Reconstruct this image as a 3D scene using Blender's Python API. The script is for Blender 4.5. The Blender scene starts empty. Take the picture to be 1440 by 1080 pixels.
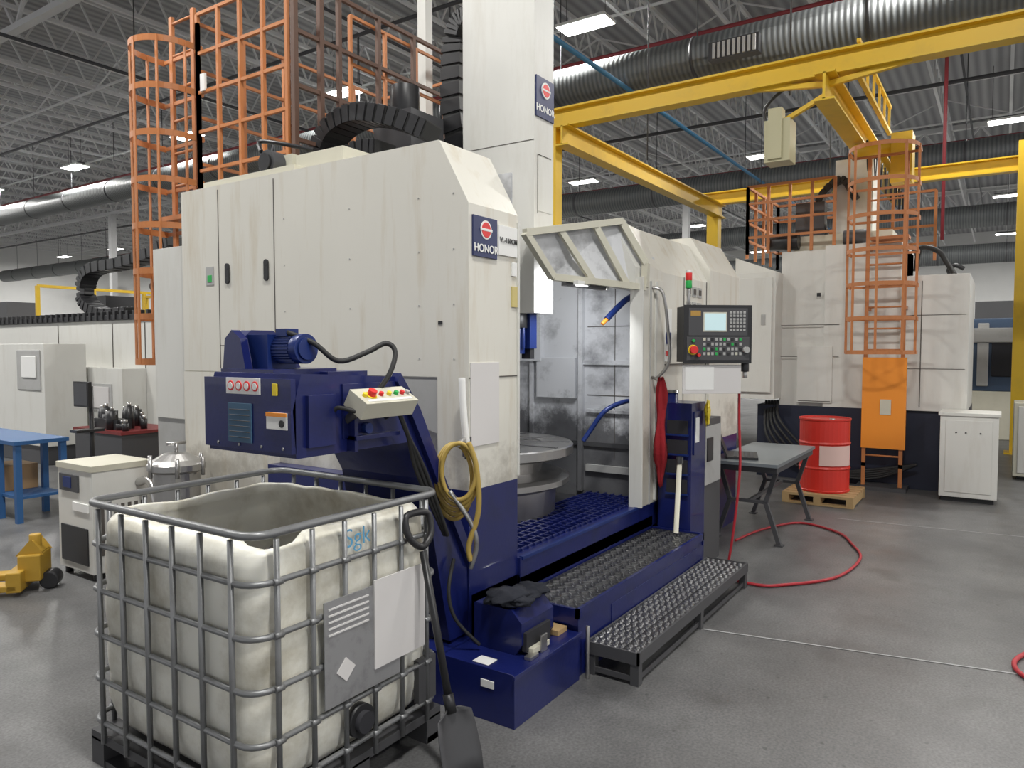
import bpy, math, random
from mathutils import Vector, Matrix, noise
random.seed(7)
V=Vector
# ------------------------------------------------------------------ materials
MATS={}
def nt_new(name):
    m=bpy.data.materials.new(name);m.use_nodes=True
    return m,m.node_tree,m.node_tree.nodes['Principled BSDF']
def mk(name,col,rough=.5,metal=0.0,dirt=0.0,dirtcol=(.12,.09,.05),scale=3.0,stretch=(1,1,1),bump=0.0,bscale=40,thr=(.5,.75),emis=0,var=.06,coat=0,low=None):
    if name in MATS: return MATS[name]
    m,nt,b=nt_new(name);N=nt.nodes;L=nt.links
    tc=N.new('ShaderNodeTexCoord');mp=N.new('ShaderNodeMapping');L.new(tc.outputs['Object'],mp.inputs[0])
    mp.inputs['Scale'].default_value=stretch
    n1=N.new('ShaderNodeTexNoise');n1.inputs['Scale'].default_value=scale;n1.inputs['Detail'].default_value=6
    n1.inputs['Roughness'].default_value=.65
    L.new(mp.outputs[0],n1.inputs[0])
    r=N.new('ShaderNodeValToRGB');r.color_ramp.elements[0].position=thr[0];r.color_ramp.elements[1].position=thr[1]
    r.color_ramp.elements[0].color=(0,0,0,1);r.color_ramp.elements[1].color=(1,1,1,1)
    L.new(n1.outputs[0],r.inputs[0])
    mul=N.new('ShaderNodeMath');mul.operation='MULTIPLY';mul.inputs[1].default_value=dirt;L.new(r.outputs[0],mul.inputs[0])
    n2=N.new('ShaderNodeTexNoise');n2.inputs['Scale'].default_value=1.3;n2.inputs['Detail'].default_value=3;L.new(tc.outputs['Object'],n2.inputs[0])
    mv=N.new('ShaderNodeMix');mv.data_type='RGBA'
    c=tuple(col)
    mv.inputs[6].default_value=tuple(x*(1-var) for x in c)+(1,);mv.inputs[7].default_value=tuple(min(1,x*(1+var)) for x in c)+(1,)
    L.new(n2.outputs[0],mv.inputs[0])
    mx=N.new('ShaderNodeMix');mx.data_type='RGBA';L.new(mul.outputs[0],mx.inputs[0]);L.new(mv.outputs[2],mx.inputs[6]);mx.inputs[7].default_value=tuple(dirtcol)+(1,)
    out=mx.outputs[2]
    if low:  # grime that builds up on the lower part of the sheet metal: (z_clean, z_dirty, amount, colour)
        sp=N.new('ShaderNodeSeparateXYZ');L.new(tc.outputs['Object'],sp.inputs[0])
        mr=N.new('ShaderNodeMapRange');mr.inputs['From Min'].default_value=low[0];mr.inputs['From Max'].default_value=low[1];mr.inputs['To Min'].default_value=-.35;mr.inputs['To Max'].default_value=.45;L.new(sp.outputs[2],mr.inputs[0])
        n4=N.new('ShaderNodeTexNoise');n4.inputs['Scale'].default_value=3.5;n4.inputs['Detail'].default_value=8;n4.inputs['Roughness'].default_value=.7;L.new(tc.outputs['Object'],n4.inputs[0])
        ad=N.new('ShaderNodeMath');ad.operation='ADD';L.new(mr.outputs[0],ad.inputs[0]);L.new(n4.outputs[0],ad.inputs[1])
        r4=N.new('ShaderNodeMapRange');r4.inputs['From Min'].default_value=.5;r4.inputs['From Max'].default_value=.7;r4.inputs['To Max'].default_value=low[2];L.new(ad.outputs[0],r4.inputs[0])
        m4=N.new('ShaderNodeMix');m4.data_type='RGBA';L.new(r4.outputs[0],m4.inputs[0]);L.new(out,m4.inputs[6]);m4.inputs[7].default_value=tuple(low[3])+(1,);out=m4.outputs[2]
    L.new(out,b.inputs['Base Color'])
    b.inputs['Roughness'].default_value=rough;b.inputs['Metallic'].default_value=metal
    if coat: b.inputs['Coat Weight'].default_value=coat
    if emis:
        b.inputs['Emission Color'].default_value=tuple(col)+(1,);b.inputs['Emission Strength'].default_value=emis
    if bump:
        n3=N.new('ShaderNodeTexNoise');n3.inputs['Scale'].default_value=bscale;n3.inputs['Detail'].default_value=3;L.new(tc.outputs['Object'],n3.inputs[0])
        bp=N.new('ShaderNodeBump');bp.inputs['Strength'].default_value=bump;bp.inputs['Distance'].default_value=.01
        L.new(n3.outputs[0],bp.inputs['Height']);L.new(bp.outputs[0],b.inputs['Normal'])
    MATS[name]=m;return m
WH=mk('white_machine_paint',(.71,.69,.62),.38,0,.50,(.45,.34,.18),4.5,(1.8,1.8,.2),thr=(.52,.78),low=(1.7,.7,.5,(.22,.19,.15)))
WH2=mk('white_machine_paint_clean',(.67,.665,.625),.42,0,.32,(.38,.33,.25),3.5,(1.6,1.6,.3),thr=(.52,.82))
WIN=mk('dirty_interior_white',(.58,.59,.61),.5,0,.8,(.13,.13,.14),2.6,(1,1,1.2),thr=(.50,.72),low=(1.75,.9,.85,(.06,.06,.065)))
GREYW=mk('grey_panel',(.42,.42,.41),.5,0,.25)
BL=mk('navy_paint',(.008,.014,.105),.3,0,.5,(.006,.007,.016),3.5,thr=(.5,.75),coat=.25,bump=.06)
BLM=mk('motor_blue',(.010,.028,.15),.35,.1)
ORG=mk('orange_paint',(.50,.185,.06),.5,0,.35,(.28,.12,.05))
BRN=mk('shaded_orange_steel',(.12,.065,.045),.55,.1,.4,(.07,.05,.04))  # orange darkened: shade on the railing's near side is in the colour
ORG2=mk('bright_orange',(.85,.29,.03),.45)
YEL=mk('crane_yellow',(.76,.49,.02),.45,0,.3,(.38,.26,.05))
BLK=mk('black_plastic',(.018,.018,.02),.4)
BLKR=mk('black_rubber',(.02,.02,.02),.6)
STEEL=mk('dark_step_steel',(.085,.085,.09),.35,.7,.5,(.02,.02,.02),9,thr=(.45,.65))
STEELL=mk('bright_worn_steel',(.42,.42,.42),.3,.9,.5,(.10,.10,.10),14,thr=(.45,.7))
GALV=mk('galvanised_tube',(.22,.225,.23),.42,.5,.4,(.10,.095,.085),8)
SS=mk('stainless',(.48,.47,.46),.28,.9)
SEAM=mk('seam_shadow_gap',(.10,.09,.08),.8)
RED=mk('drum_red',(.62,.03,.018),.4,0,.15,(.3,.02,.02))
REDC=mk('red_cloth',(.28,.008,.014),.9,bump=.6,bscale=25)
REDH=mk('red_hose_rubber',(.40,.02,.03),.45)
YH=mk('yellow_hose',(.43,.30,.07),.45,0,.4,(.2,.14,.04))
SIGN=mk('sign_navy',(.02,.03,.11),.4)
SW=mk('sign_white',(.82,.82,.80),.5)
SR=mk('sign_red',(.72,.03,.03),.4)
GRN=mk('button_green',(.02,.4,.08),.4)
YB=mk('button_yellow',(.85,.65,.03),.4)
PAPER=mk('paper',(.66,.64,.63),.7)
BEI=mk('beige_box',(.58,.56,.46),.5,0,.1)
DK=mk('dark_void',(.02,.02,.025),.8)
WOOD=mk('pallet_wood',(.42,.28,.13),.7,0,.3)
CARD=mk('cardboard',(.42,.27,.14),.8)
GREYD=mk('dark_grey_paint',(.075,.075,.08),.5,.2)
CEILST=mk('ceiling_steel',(.68,.68,.68),.6)
BLUEP=mk('blue_pipe',(.05,.18,.33),.5)
REDP=mk('sprinkler_red',(.30,.04,.05),.5)
PLAT=mk('grey_table_top',(.26,.29,.31),.3,.4,.3,(.12,.12,.12))
SCR=mk('screen_glow',(.45,.60,.62),.3,emis=.5)
LAMP=mk('lamp_diffuser',(1,.98,.94),.5,emis=16)
def ibcmat():
    m,nt,b=nt_new('milky_hdpe');N=nt.nodes;L=nt.links
    tc=N.new('ShaderNodeTexCoord')
    n=N.new('ShaderNodeTexNoise');n.inputs['Scale'].default_value=2.6;n.inputs['Detail'].default_value=8;n.inputs['Roughness'].default_value=.7
    L.new(tc.outputs['Object'],n.inputs[0])
    r=N.new('ShaderNodeValToRGB');e=r.color_ramp.elements
    e[0].position=.42;e[0].color=(.86,.85,.77,1);e[1].position=.74;e[1].color=(.46,.42,.32,1);L.new(n.outputs[0],r.inputs[0])
    L.new(r.outputs[0],b.inputs['Base Color']);b.inputs['Roughness'].default_value=.33
    b.inputs['Subsurface Weight'].default_value=.4;b.inputs['Subsurface Radius'].default_value=(.10,.095,.08)
    return m
HD=ibcmat()
def floormat():
    m,nt,b=nt_new('epoxy_floor');N=nt.nodes;L=nt.links
    tc=N.new('ShaderNodeTexCoord')
    n=N.new('ShaderNodeTexNoise');n.inputs['Scale'].default_value=.8;n.inputs['Detail'].default_value=10;n.inputs['Roughness'].default_value=.65;L.new(tc.outputs['Object'],n.inputs[0])
    r=N.new('ShaderNodeValToRGB');e=r.color_ramp.elements;e[0].position=.34;e[0].color=(.085,.085,.087,1);e[1].position=.68;e[1].color=(.172,.171,.170,1);L.new(n.outputs[0],r.inputs[0])
    n2=N.new('ShaderNodeTexNoise');n2.inputs['Scale'].default_value=70;n2.inputs['Detail'].default_value=4;L.new(tc.outputs['Object'],n2.inputs[0])
    r2=N.new('ShaderNodeValToRGB');e=r2.color_ramp.elements;e[0].position=.35;e[0].color=(.75,.75,.75,1);e[1].position=.65;e[1].color=(1.15,1.15,1.15,1);L.new(n2.outputs[0],r2.inputs[0])
    mx=N.new('ShaderNodeMix');mx.data_type='RGBA';mx.blend_type='MULTIPLY';mx.inputs[0].default_value=1;L.new(r.outputs[0],mx.inputs[6]);L.new(r2.outputs[0],mx.inputs[7])
    vo=N.new('ShaderNodeTexVoronoi');vo.inputs['Scale'].default_value=7;L.new(tc.outputs['Object'],vo.inputs[0])
    r3=N.new('ShaderNodeValToRGB');e=r3.color_ramp.elements;e[0].position=.05;e[0].color=(1,1,1,1);e[1].position=.10;e[1].color=(0,0,0,1);L.new(vo.outputs[0],r3.inputs[0])
    mm=N.new('ShaderNodeMath');mm.operation='MULTIPLY';mm.inputs[1].default_value=.5;L.new(r3.outputs[0],mm.inputs[0])
    m3=N.new('ShaderNodeMix');m3.data_type='RGBA';L.new(mm.outputs[0],m3.inputs[0]);L.new(mx.outputs[2],m3.inputs[6]);m3.inputs[7].default_value=(.03,.03,.03,1)
    # larger oily stains
    n5=N.new('ShaderNodeTexNoise');n5.inputs['Scale'].default_value=1.9;n5.inputs['Detail'].default_value=6;L.new(tc.outputs['Object'],n5.inputs[0])
    r5=N.new('ShaderNodeMapRange');r5.inputs['From Min'].default_value=.60;r5.inputs['From Max'].default_value=.72;r5.inputs['To Max'].default_value=.45;L.new(n5.outputs[0],r5.inputs[0])
    m5=N.new('ShaderNodeMix');m5.data_type='RGBA';L.new(r5.outputs[0],m5.inputs[0]);L.new(m3.outputs[2],m5.inputs[6]);m5.inputs[7].default_value=(.055,.053,.05,1)
    L.new(m5.outputs[2],b.inputs['Base Color'])
    n3=N.new('ShaderNodeTexNoise');n3.inputs['Scale'].default_value=2.5;n3.inputs['Detail'].default_value=5;L.new(tc.outputs['Object'],n3.inputs[0])
    mr=N.new('ShaderNodeMapRange');mr.inputs['To Min'].default_value=.28;mr.inputs['To Max'].default_value=.55;L.new(n3.outputs[0],mr.inputs[0]);L.new(mr.outputs[0],b.inputs['Roughness'])
    return m
def wavemat(name,c1,c2,axis,scale,rough=.5,metal=0,bump=.5):
    m,nt,b=nt_new(name);N=nt.nodes;L=nt.links
    tc=N.new('ShaderNodeTexCoord');w=N.new('ShaderNodeTexWave');w.bands_direction=axis;w.inputs['Scale'].default_value=scale
    L.new(tc.outputs['Object'],w.inputs[0])
    r=N.new('ShaderNodeValToRGB');r.color_ramp.elements[0].color=tuple(c1)+(1,);r.color_ramp.elements[1].color=tuple(c2)+(1,);L.new(w.outputs[0],r.inputs[0])
    L.new(r.outputs[0],b.inputs['Base Color']);b.inputs['Roughness'].default_value=rough;b.inputs['Metallic'].default_value=metal
    bp=N.new('ShaderNodeBump');bp.inputs['Strength'].default_value=bump;bp.inputs['Distance'].default_value=.03;L.new(w.outputs[0],bp.inputs['Height']);L.new(bp.outputs[0],b.inputs['Normal'])
    return m
DUCT=wavemat('spiral_duct',(.10,.107,.11),(.17,.18,.18),'Y',3.2,.5,.25,.25)
DECK=wavemat('ceiling_deck',(.25,.25,.26),(.40,.40,.41),'Y',1.1,.7,0,.4)
# ------------------------------------------------------------------ builder
def catmull(pts,sub=6,closed=False):
    pts=[V(p) for p in pts];n=len(pts)
    if n<3: return pts
    out=[]
    rng=n if closed else n-1
    for i in range(rng):
        if closed: p0,p1,p2,p3=pts[(i-1)%n],pts[i],pts[(i+1)%n],pts[(i+2)%n]
        else: p0,p1,p2,p3=pts[max(i-1,0)],pts[i],pts[i+1],pts[min(i+2,n-1)]
        for k in range(sub):
            t=k/sub;out.append(.5*((2*p1)+(-p0+p2)*t+(2*p0-5*p1+4*p2-p3)*t*t+(-p0+3*p1-3*p2+p3)*t**3))
    if not closed: out.append(pts[-1])
    return out
class B:
    def __init__(s,name): s.name=name;s.v=[];s.f=[];s.m=[];s.sm=[];s.mats=[];s.M=Matrix.Identity(4)
    def mi(s,mat):
        if mat not in s.mats: s.mats.append(mat)
        return s.mats.index(mat)
    def add(s,vs,fs,mat,smooth=False):
        o=len(s.v);i=s.mi(mat)
        s.v+=[tuple(s.M@V(p)) for p in vs]
        for k,f in enumerate(fs):
            s.f.append([a+o for a in f]);s.m.append(i);s.sm.append(smooth[k] if isinstance(smooth,list) else smooth)
    def box(s,x0,x1,y0,y1,z0,z1,mat):
        if x0>x1:x0,x1=x1,x0
        if y0>y1:y0,y1=y1,y0
        if z0>z1:z0,z1=z1,z0
        vs=[(x0,y0,z0),(x1,y0,z0),(x1,y1,z0),(x0,y1,z0),(x0,y0,z1),(x1,y0,z1),(x1,y1,z1),(x0,y1,z1)]
        s.add(vs,[(0,3,2,1),(4,5,6,7),(0,1,5,4),(1,2,6,5),(2,3,7,6),(3,0,4,7)],mat)
    def prism(s,poly,axis,a0,a1,mat):
        def mkp(p,a):
            if axis=='x': return (a,p[0],p[1])
            if axis=='y': return (p[0],a,p[1])
            return (p[0],p[1],a)
        n=len(poly);vs=[mkp(p,a0) for p in poly]+[mkp(p,a1) for p in poly]
        fs=[tuple(range(n)),tuple(range(2*n-1,n-1,-1))]+[(i,(i+1)%n+0,(i+1)%n+n,i+n) for i in range(n)]
        s.add(vs,fs,mat)
    def beam(s,p0,p1,w,h,mat,up=(0,0,1)):
        p0=V(p0);p1=V(p1);d=(p1-p0)
        if d.length<1e-6:return
        d.normalize();u=V(up)
        if abs(d.dot(u))>.97:u=V((1,0,0))
        r=d.cross(u).normalized();u=r.cross(d).normalized()
        vs=[]
        for p in(p0,p1):
            for a,b in((-1,-1),(1,-1),(1,1),(-1,1)): vs.append(p+r*a*w/2+u*b*h/2)
        s.add(vs,[(0,1,2,3),(7,6,5,4),(0,4,5,1),(1,5,6,2),(2,6,7,3),(3,7,4,0)],mat)
    def cyl(s,p0,p1,r,mat,n=16,r2=None):
        if r2 is None:r2=r
        s.tube([p0,p1],r,mat,n=n,smoothpath=False,r2=r2)
    def tube(s,pts,r,mat,n=8,closed=False,smoothpath=True,sub=6,r2=None,flat=None):
        P=catmull(pts,sub,closed) if smoothpath else [V(p) for p in pts]
        k=len(P);vs=[];fs=[]
        T=[]
        for i in range(k):
            if closed: t=P[(i+1)%k]-P[(i-1)%k]
            else: t=P[min(i+1,k-1)]-P[max(i-1,0)]
            T.append(t.normalized() if t.length>1e-9 else V((0,0,1)))
        u=V((0,0,1))
        if abs(T[0].dot(u))>.95:u=V((1,0,0))
        u=(u-T[0]*u.dot(T[0])).normalized()
        for i in range(k):
            u=(u-T[i]*u.dot(T[i]));u=u.normalized() if u.length>1e-6 else V((1,0,0))
            w=T[i].cross(u)
            rr=r if r2 is None else r+(r2-r)*i/max(1,k-1)
            for j in range(n):
                a=2*math.pi*(j+.5)/n
                vs.append(P[i]+u*math.cos(a)*rr*(flat or 1)+w*math.sin(a)*rr)
        for i in range(k if closed else k-1):
            for j in range(n):
                a=i*n+j;b=i*n+(j+1)%n;i2=(i+1)%k
                fs.append((a,b,i2*n+(j+1)%n,i2*n+j))
        sm=[True]*len(fs)
        if not closed: fs+=[tuple(range(n-1,-1,-1)),tuple(range((k-1)*n,k*n))];sm+=[False,False]
        s.add(vs,fs,mat,sm)
    def lathe(s,c,prof,mat,n=32,axis='z'):
        vs=[];fs=[];c=V(c)
        for r,z in prof:
            for j in range(n):
                a=2*math.pi*j/n
                q=(r*math.cos(a),r*math.sin(a),z)
                if axis=='x': q=(z,q[0],q[1])
                if axis=='y': q=(q[0],z,q[1])
                vs.append(c+V(q))
        for i in range(len(prof)-1):
            for j in range(n): fs.append((i*n+j,i*n+(j+1)%n,(i+1)*n+(j+1)%n,(i+1)*n+j))
        s.add(vs,fs,mat,False)
    def blob(s,c,sx,sy,sz,mat,amp=.25,fq=3,n=24,m=14,seed=0):
        vs=[];fs=[];c=V(c)
        for i in range(m+1):
            ph=math.pi*i/m
            for j in range(n):
                a=2*math.pi*j/n;d=V((math.sin(ph)*math.cos(a),math.sin(ph)*math.sin(a),math.cos(ph)))
                k=1+amp*noise.noise(d*fq+V((seed,seed,0)))*2
                vs.append(c+V((d.x*sx*k,d.y*sy*k,d.z*sz*k)))
        for i in range(m):
            for j in range(n): fs.append((i*n+j,(i+1)*n+j,(i+1)*n+(j+1)%n,i*n+(j+1)%n))
        s.add(vs,fs,mat,True)
    def build(s,bevel=0,parent=None):
        me=bpy.data.meshes.new(s.name);me.from_pydata(s.v,[],s.f);me.update()
        for m in s.mats: me.materials.append(m)
        me.polygons.foreach_set('material_index',s.m);me.polygons.foreach_set('use_smooth',s.sm)
        ob=bpy.data.objects.new(s.name,me);bpy.context.collection.objects.link(ob)
        if bevel:
            md=ob.modifiers.new('bev','BEVEL');md.width=bevel;md.segments=2;md.limit_method='ANGLE';md.angle_limit=math.radians(50)
        if parent: ob.parent=parent
        return ob
def text(parent,body,loc,right,up,size,mat,name='lettering'):
    cu=bpy.data.curves.new(name,'FONT');cu.body=body;cu.size=size;cu.align_x='CENTER';cu.align_y='CENTER';cu.extrude=.0008;cu.offset=.002*size/.1
    cu.materials.append(mat)
    ob=bpy.data.objects.new(name,cu);bpy.context.collection.objects.link(ob)
    r=V(right).normalized();u=V(up).normalized();n=r.cross(u)
    M=Matrix((r,u,n)).transposed().to_4x4();M.translation=V(loc);ob.matrix_world=M
    ob.parent=parent;return ob
def chain(b,pts,w,h,mat,sub=5):
    P=catmull(pts,sub)
    for i in range(len(P)-1):
        d=(P[i+1]-P[i]);b.beam(P[i]-d*.02,P[i+1]+d*.02,w*.9,h*.86,mat);b.beam(P[i]+d*.12,P[i+1]-d*.12,w,h,BLK)
# ------------------------------------------------------------------ room
b=B('floor');b.box(-20,62,-28,62,-.1,0,floormat());b.build()
b=B('ceiling');b.box(-20,62,-28,62,10.2,10.35,DECK);b.build()
WALL=mk('wall_paint',(.75,.75,.73),.7)
b=B('wall_east');b.box(62,62.3,-28,62,0,10.2,WALL);b.build()
b=B('wall_north');b.box(-20,62,62,62.3,0,10.2,WALL);b.build()
b=B('floor_marking_line')
def strip(b,p,q,w,mat,z=.003):
    p=V(p);q=V(q);d=(q-p).normalized();n=V((-d.y,d.x))*w/2
    b.add([(p.x-n.x,p.y-n.y,z),(q.x-n.x,q.y-n.y,z),(q.x+n.x,q.y+n.y,z),(p.x+n.x,p.y+n.y,z)],[(0,1,2,3)],mat)
LINE=mk('worn_line',(.42,.42,.42),.6,0,.7,(.16,.16,.16),20)
strip(b,(4.67,1.6),(5.03,-.2),.014,LINE);strip(b,(5.03,-.2),(5.4,-2.5),.014,LINE)
strip(b,(8.6,1.5),(8.9,-1.5),.014,LINE)
b.build()
b=B('ceiling_joists')
for k in range(-11,34):
    y=k*1.8
    x0,x1=2,60
    if y<-6: x0=10
    b.box(x0,x1,y-.04,y+.04,9.95,10.05,CEILST);b.box(x0,x1,y-.04,y+.04,9.22,9.30,CEILST)
    x=x0;st=.8
    while x<x1 and x<46:
        b.beam((x,y,9.26),(x+st/2,y,10),.04,.04,CEILST);b.beam((x+st/2,y,10),(x+st,y,9.26),.04,.04,CEILST);x+=st
b.build()
b=B('ceiling_girder_trusses')
for x in (7.5,20,32,45):
    b.box(x-.1,x+.1,-27,61,9.95,10.12,CEILST);b.box(x-.09,x+.09,-27,61,8.75,8.88,CEILST)
    y=-27
    while y<60:
        b.beam((x,y,8.8),(x,y+.9,10),.07,.07,CEILST);b.beam((x,y+.9,10),(x,y+1.8,8.8),.07,.07,CEILST);y+=1.8
for x in (4.3,11,15,17.5,24,28,36,40):
    b.box(x-.025,x+.025,-20,60,9.20,9.25,CEILST)
for k in range(-8,30,2):
    y=k*1.8
    for x in (4.3,11,17.5,28): b.beam((x,y,9.25),(x,y+1.8,9.98),.035,.035,CEILST);b.beam((x,y+1.8,9.98),(x,y+3.6,9.25),.035,.035,CEILST)
b.build()
b=B('ceiling_conduits')
for x,z,m,r in ((11.5,8.6,GREYD,.04),(16.2,8.9,REDP,.05),(21.5,8.5,GREYD,.05),(29,8.8,REDP,.06),(5.2,9.0,GREYD,.035)):
    b.cyl((x,-20,z),(x,58,z),r,m,8)
for y,z,m,r in ((6.3,7.0,BLUEP,.045),(1.0,8.8,GREYD,.03),(11,8.4,GREYD,.03),(-2.5,8.7,REDP,.05),(18,8.6,GREYD,.04)):
    b.cyl((8.8 if y==6.3 else 3,y,z),(50,y,z),r,m,8)
for x,y,zl in ((11.5,5,5),(14,10,6),(16,3,5.5),(13,-1,5.2),(10.5,2.5,5.3),(22,6,6),(9,16,3.5),(5,13,2.5)):
    b.cyl((x,y,zl),(x,y,9.9),.012,GREYD,6)
b.cyl((19,1.2,4.3),(19,1.2,9.9),.04,REDP,8);b.cyl((20,-.6,4.3),(20,-.6,9.9),.04,REDP,8)
b.build()
def duct(x,z,r,y0,y1):
    b=B('ventilation_duct')
    b.cyl((x,y0,z),(x,y1,z),r,DUCT,28)
    y=y0+2
    while y<y1:
        b.cyl((x,y-.03,z),(x,y+.03,z),r+.012,GREYD,28);b.cyl((x,y,z+r),(x,y,9.9),.012,GREYD,6);y+=3
    return b
b=duct(13.8,7.42,.37,-6,50)
b.box(13.28,13.5,3.7,4.6,7.10,7.42,GREYD)
for i in range(9): b.box(13.25,13.28,3.75+i*.09,3.80+i*.09,7.12,7.39,CEILST)
b.build()
duct(23.8,7.15,.42,-10,60).build()
duct(35,7.2,.45,-14,60).build()
duct(45,6.8,.5,-14,60).build()
for x in (1.2,13.6,26,38.5,51):
    for k in range(-2,9):
        y=k*7+.0
        if x==13.6: y+=.3
        b=B('high_bay_lamp')
        b.box(x-.27,x+.27,y-.56,y+.56,8.50,8.56,SW);b.box(x-.24,x+.24,y-.54,y+.54,8.485,8.50,LAMP)
        b.box(x-.1,x+.1,y-.5,y+.5,8.56,8.63,GREYD)
        for sy in(-.45,.45): b.cyl((x,y+sy,8.6),(x,y+sy,10.15),.006,GREYD,5)
        o=b.build()
        la=bpy.data.lights.new('lamp_light','AREA');la.shape='RECTANGLE';la.size=.5;la.size_y=1.1;la.energy=430 if x<45 else 600;la.color=(1,.985,.95)
        lo=bpy.data.objects.new('lamp_light',la);lo.location=(x,y,8.46);bpy.context.collection.objects.link(lo);lo.parent=o
# ------------------------------------------------------------------ main machine
b=B('vertical_lathe_machine')
X0=3.16;X1=3.64
b.prism([(2.4,1.70),(2.4,2.64),(2.6,3.0),(5.04,3.0),(5.04,1.70)],'x',X0,X1,WH)
b.box(X0,X1,2.4,2.62,1.08,1.70,WH)
b.prism([(X0+.0,1.70),(X0+.10,1.55),(X0+.10,1.08),(X1,1.08),(X1,1.70)],'y',2.62,5.04,WH)
b.box(X0,X1+.1,4.1,5.05,.45,1.69,WH)
b.prism([(2.62,1.69),(2.62,1.38),(3.1,1.52),(3.4,1.69)],'x',X0+.005,X0+.04,GREYW)
b.box(X0+.02,5.64,2.4,5.0,0,.50,BL)
b.box(X0+.0,X1,2.4,4.1,0,1.08,BL)
b.box(X0+.02,X1,5.04,5.46,1.33,2.62,WH2)
b.box(X0+.03,X1,5.02,5.46,.5,1.33,GREYW)
for y in (4.0,4.60):
    b.box(X0-.002,X0+.01,y-.004,y+.004,1.72,2.97,SEAM)
b.box(X0-.001,X0+.01,4.0,4.6,2.30-.42,2.30-.416,SEAM)
for y in (4.08,4.50):
    b.box(X0-.010,X0,y-.022,y+.022,2.33,2.43,BLK)
    b.cyl((X0-.011,y,2.43),(X0+.01,y,2.43),.022,BLK,12);b.cyl((X0-.011,y,2.33),(X0+.01,y,2.33),.022,BLK,12)
b.box(X0-.004,X0,4.66,4.75,2.31,2.44,GREYW);b.box(X0-.006,X0,4.68,4.73,2.33,2.38,GRN)
b.box(X0-.004,X0,2.58,2.61,1.99,2.01,BLK)
for y in (2.5,2.75,3.3,3.9):
    for z in (1.8,2.1,2.4,2.7): b.cyl((X0-.003,y,z),(X0,y,z),.005,GREYW,6)
b.box(X0+.03,X0+.255,2.388,2.40,2.36,2.58,SIGN)
b.box(X0+.27,X1-.02,2.388,2.40,2.39,2.56,SW)
b.cyl((X0+.145,2.385,2.51),(X0+.145,2.39,2.51),.052,SW,20)
b.cyl((X0+.145,2.383,2.51),(X0+.145,2.39,2.51),.042,SR,20)
b.box(X0+.09,X0+.20,2.382,2.386,2.503,2.517,SW)
b.box(X1-.07,X1-.02,2.39,2.4,2.28,2.36,SW);b.box(X1-.07,X1-.015,2.39,2.4,2.1,2.22,mk('label_yellowed',(.6,.5,.2),.6))
b.box(X0+.01,X0+.28,2.393,2.4,1.32,1.78,PAPER)
b.box(X0,X1,2.395,2.4,1.694,1.70,SEAM)
b.box(X1-.01,X1+.01,2.39,2.5,1.1,2.6,WH2)
b.box(3.25,3.7,3.9,4.9,3.0,3.07,BEI);b.box(3.35,3.7,3.55,4.0,3.0,3.16,BEI);b.box(3.4,3.7,4.1,4.4,3.05,3.2,BEI)
b.cyl((3.3,4.25,3.14),(3.55,4.25,3.14),.085,GREYD,20);b.cyl((3.28,4.25,3.14),(3.3,4.25,3.14),.06,BLK,20)
b.tube([(3.3,4.3,3.22),(3.35,4.38,3.31),(3.4,4.2,3.28),(3.5,4.0,3.23)],.015,BLK)
CX0,CX1,CY0,CY1=4.70,4.98,2.95,3.62
b.box(CX0,CX1,CY0,CY1,2.13,7.6,WH2)
b.box(CX1,CX1+.06,CY0+.06,CY1,2.6,7.6,WH2)
b.box(CX0-.003,CX0,CY0+.0,CY1,3.42,3.425,SEAM)
b.box(CX0+.05,CX1-.04,CY0-.004,CY0,2.9,3.3,WH2);b.box(CX0+.045,CX0+.049,CY0-.005,CY0,2.88,3.32,SEAM);b.box(CX0+.045,CX1-.04,CY0-.005,CY0,3.32,3.324,SEAM)
b.box(CX0+.012,CX1-.012,CY0-.012,CY0,3.60,3.90,SIGN)
b.cyl((CX0+.14,CY0-.02,3.81),(CX0+.14,CY0-.01,3.81),.06,SW,20);b.cyl((CX0+.14,CY0-.022,3.81),(CX0+.14,CY0-.01,3.81),.048,SR,20);b.box(CX0+.08,CX0+.20,CY0-.024,CY0-.02,3.803,3.817,SW)
for z in (4.6,5.5,6.4): b.box(CX0-.003,CX1+.0,CY0-.003,CY0+.3,z,z+.004,SEAM)
b.box(3.95,5.3,3.62,4.3,2.05,3.15,WH2)
b.box(X1,5.8,4.3,5.1,0,3.0,WH)
b.cyl((4.74,3.2,2.13),(4.74,3.2,2.02),.14,BLK,24);b.cyl((4.74,3.2,2.02),(4.74,3.2,1.82),.12,BLM,24);b.cyl((4.74,3.2,1.82),(4.74,3.2,1.70),.06,BLM,16);b.cyl((4.74,3.2,1.70),(4.74,3.2,1.6),.03,SS,16)
b.box(4.80,4.90,3.05,3.15,1.86,2.13,BLM);b.box(4.82,4.88,3.06,3.14,1.78,1.86,BLK)
for i in range(8):
    a=i*math.pi/4;b.cyl((4.74+.12*math.cos(a),3.2+.12*math.sin(a),2.02),(4.74+.12*math.cos(a),3.2+.12*math.sin(a),1.86),.02,BLM,8)
b.box(5.75,5.80,2.45,4.3,.5,2.62,WIN);b.box(X1,5.75,4.25,4.3,.5,2.5,WIN)
b.box(X1,X1+.02,2.45,4.3,.55,2.9,WIN)
b.box(5.73,5.75,2.45,4.25,1.0,1.04,GREYD);b.box(5.72,5.75,2.45,3.1,1.72,1.76,WIN);b.box(5.70,5.75,3.08,3.12,.6,2.42,WIN)
b.box(5.72,5.75,3.6,3.64,.6,2.42,WIN);b.box(5.72,5.75,2.5,3.05,1.3,1.33,WIN);b.box(5.72,5.75,2.5,3.05,.78,.84,GREYW)
b.box(5.70,5.76,3.15,3.55,1.42,1.78,WIN);b.box(5.69,5.76,3.5,4.2,1.75,2.5,WIN)
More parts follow.
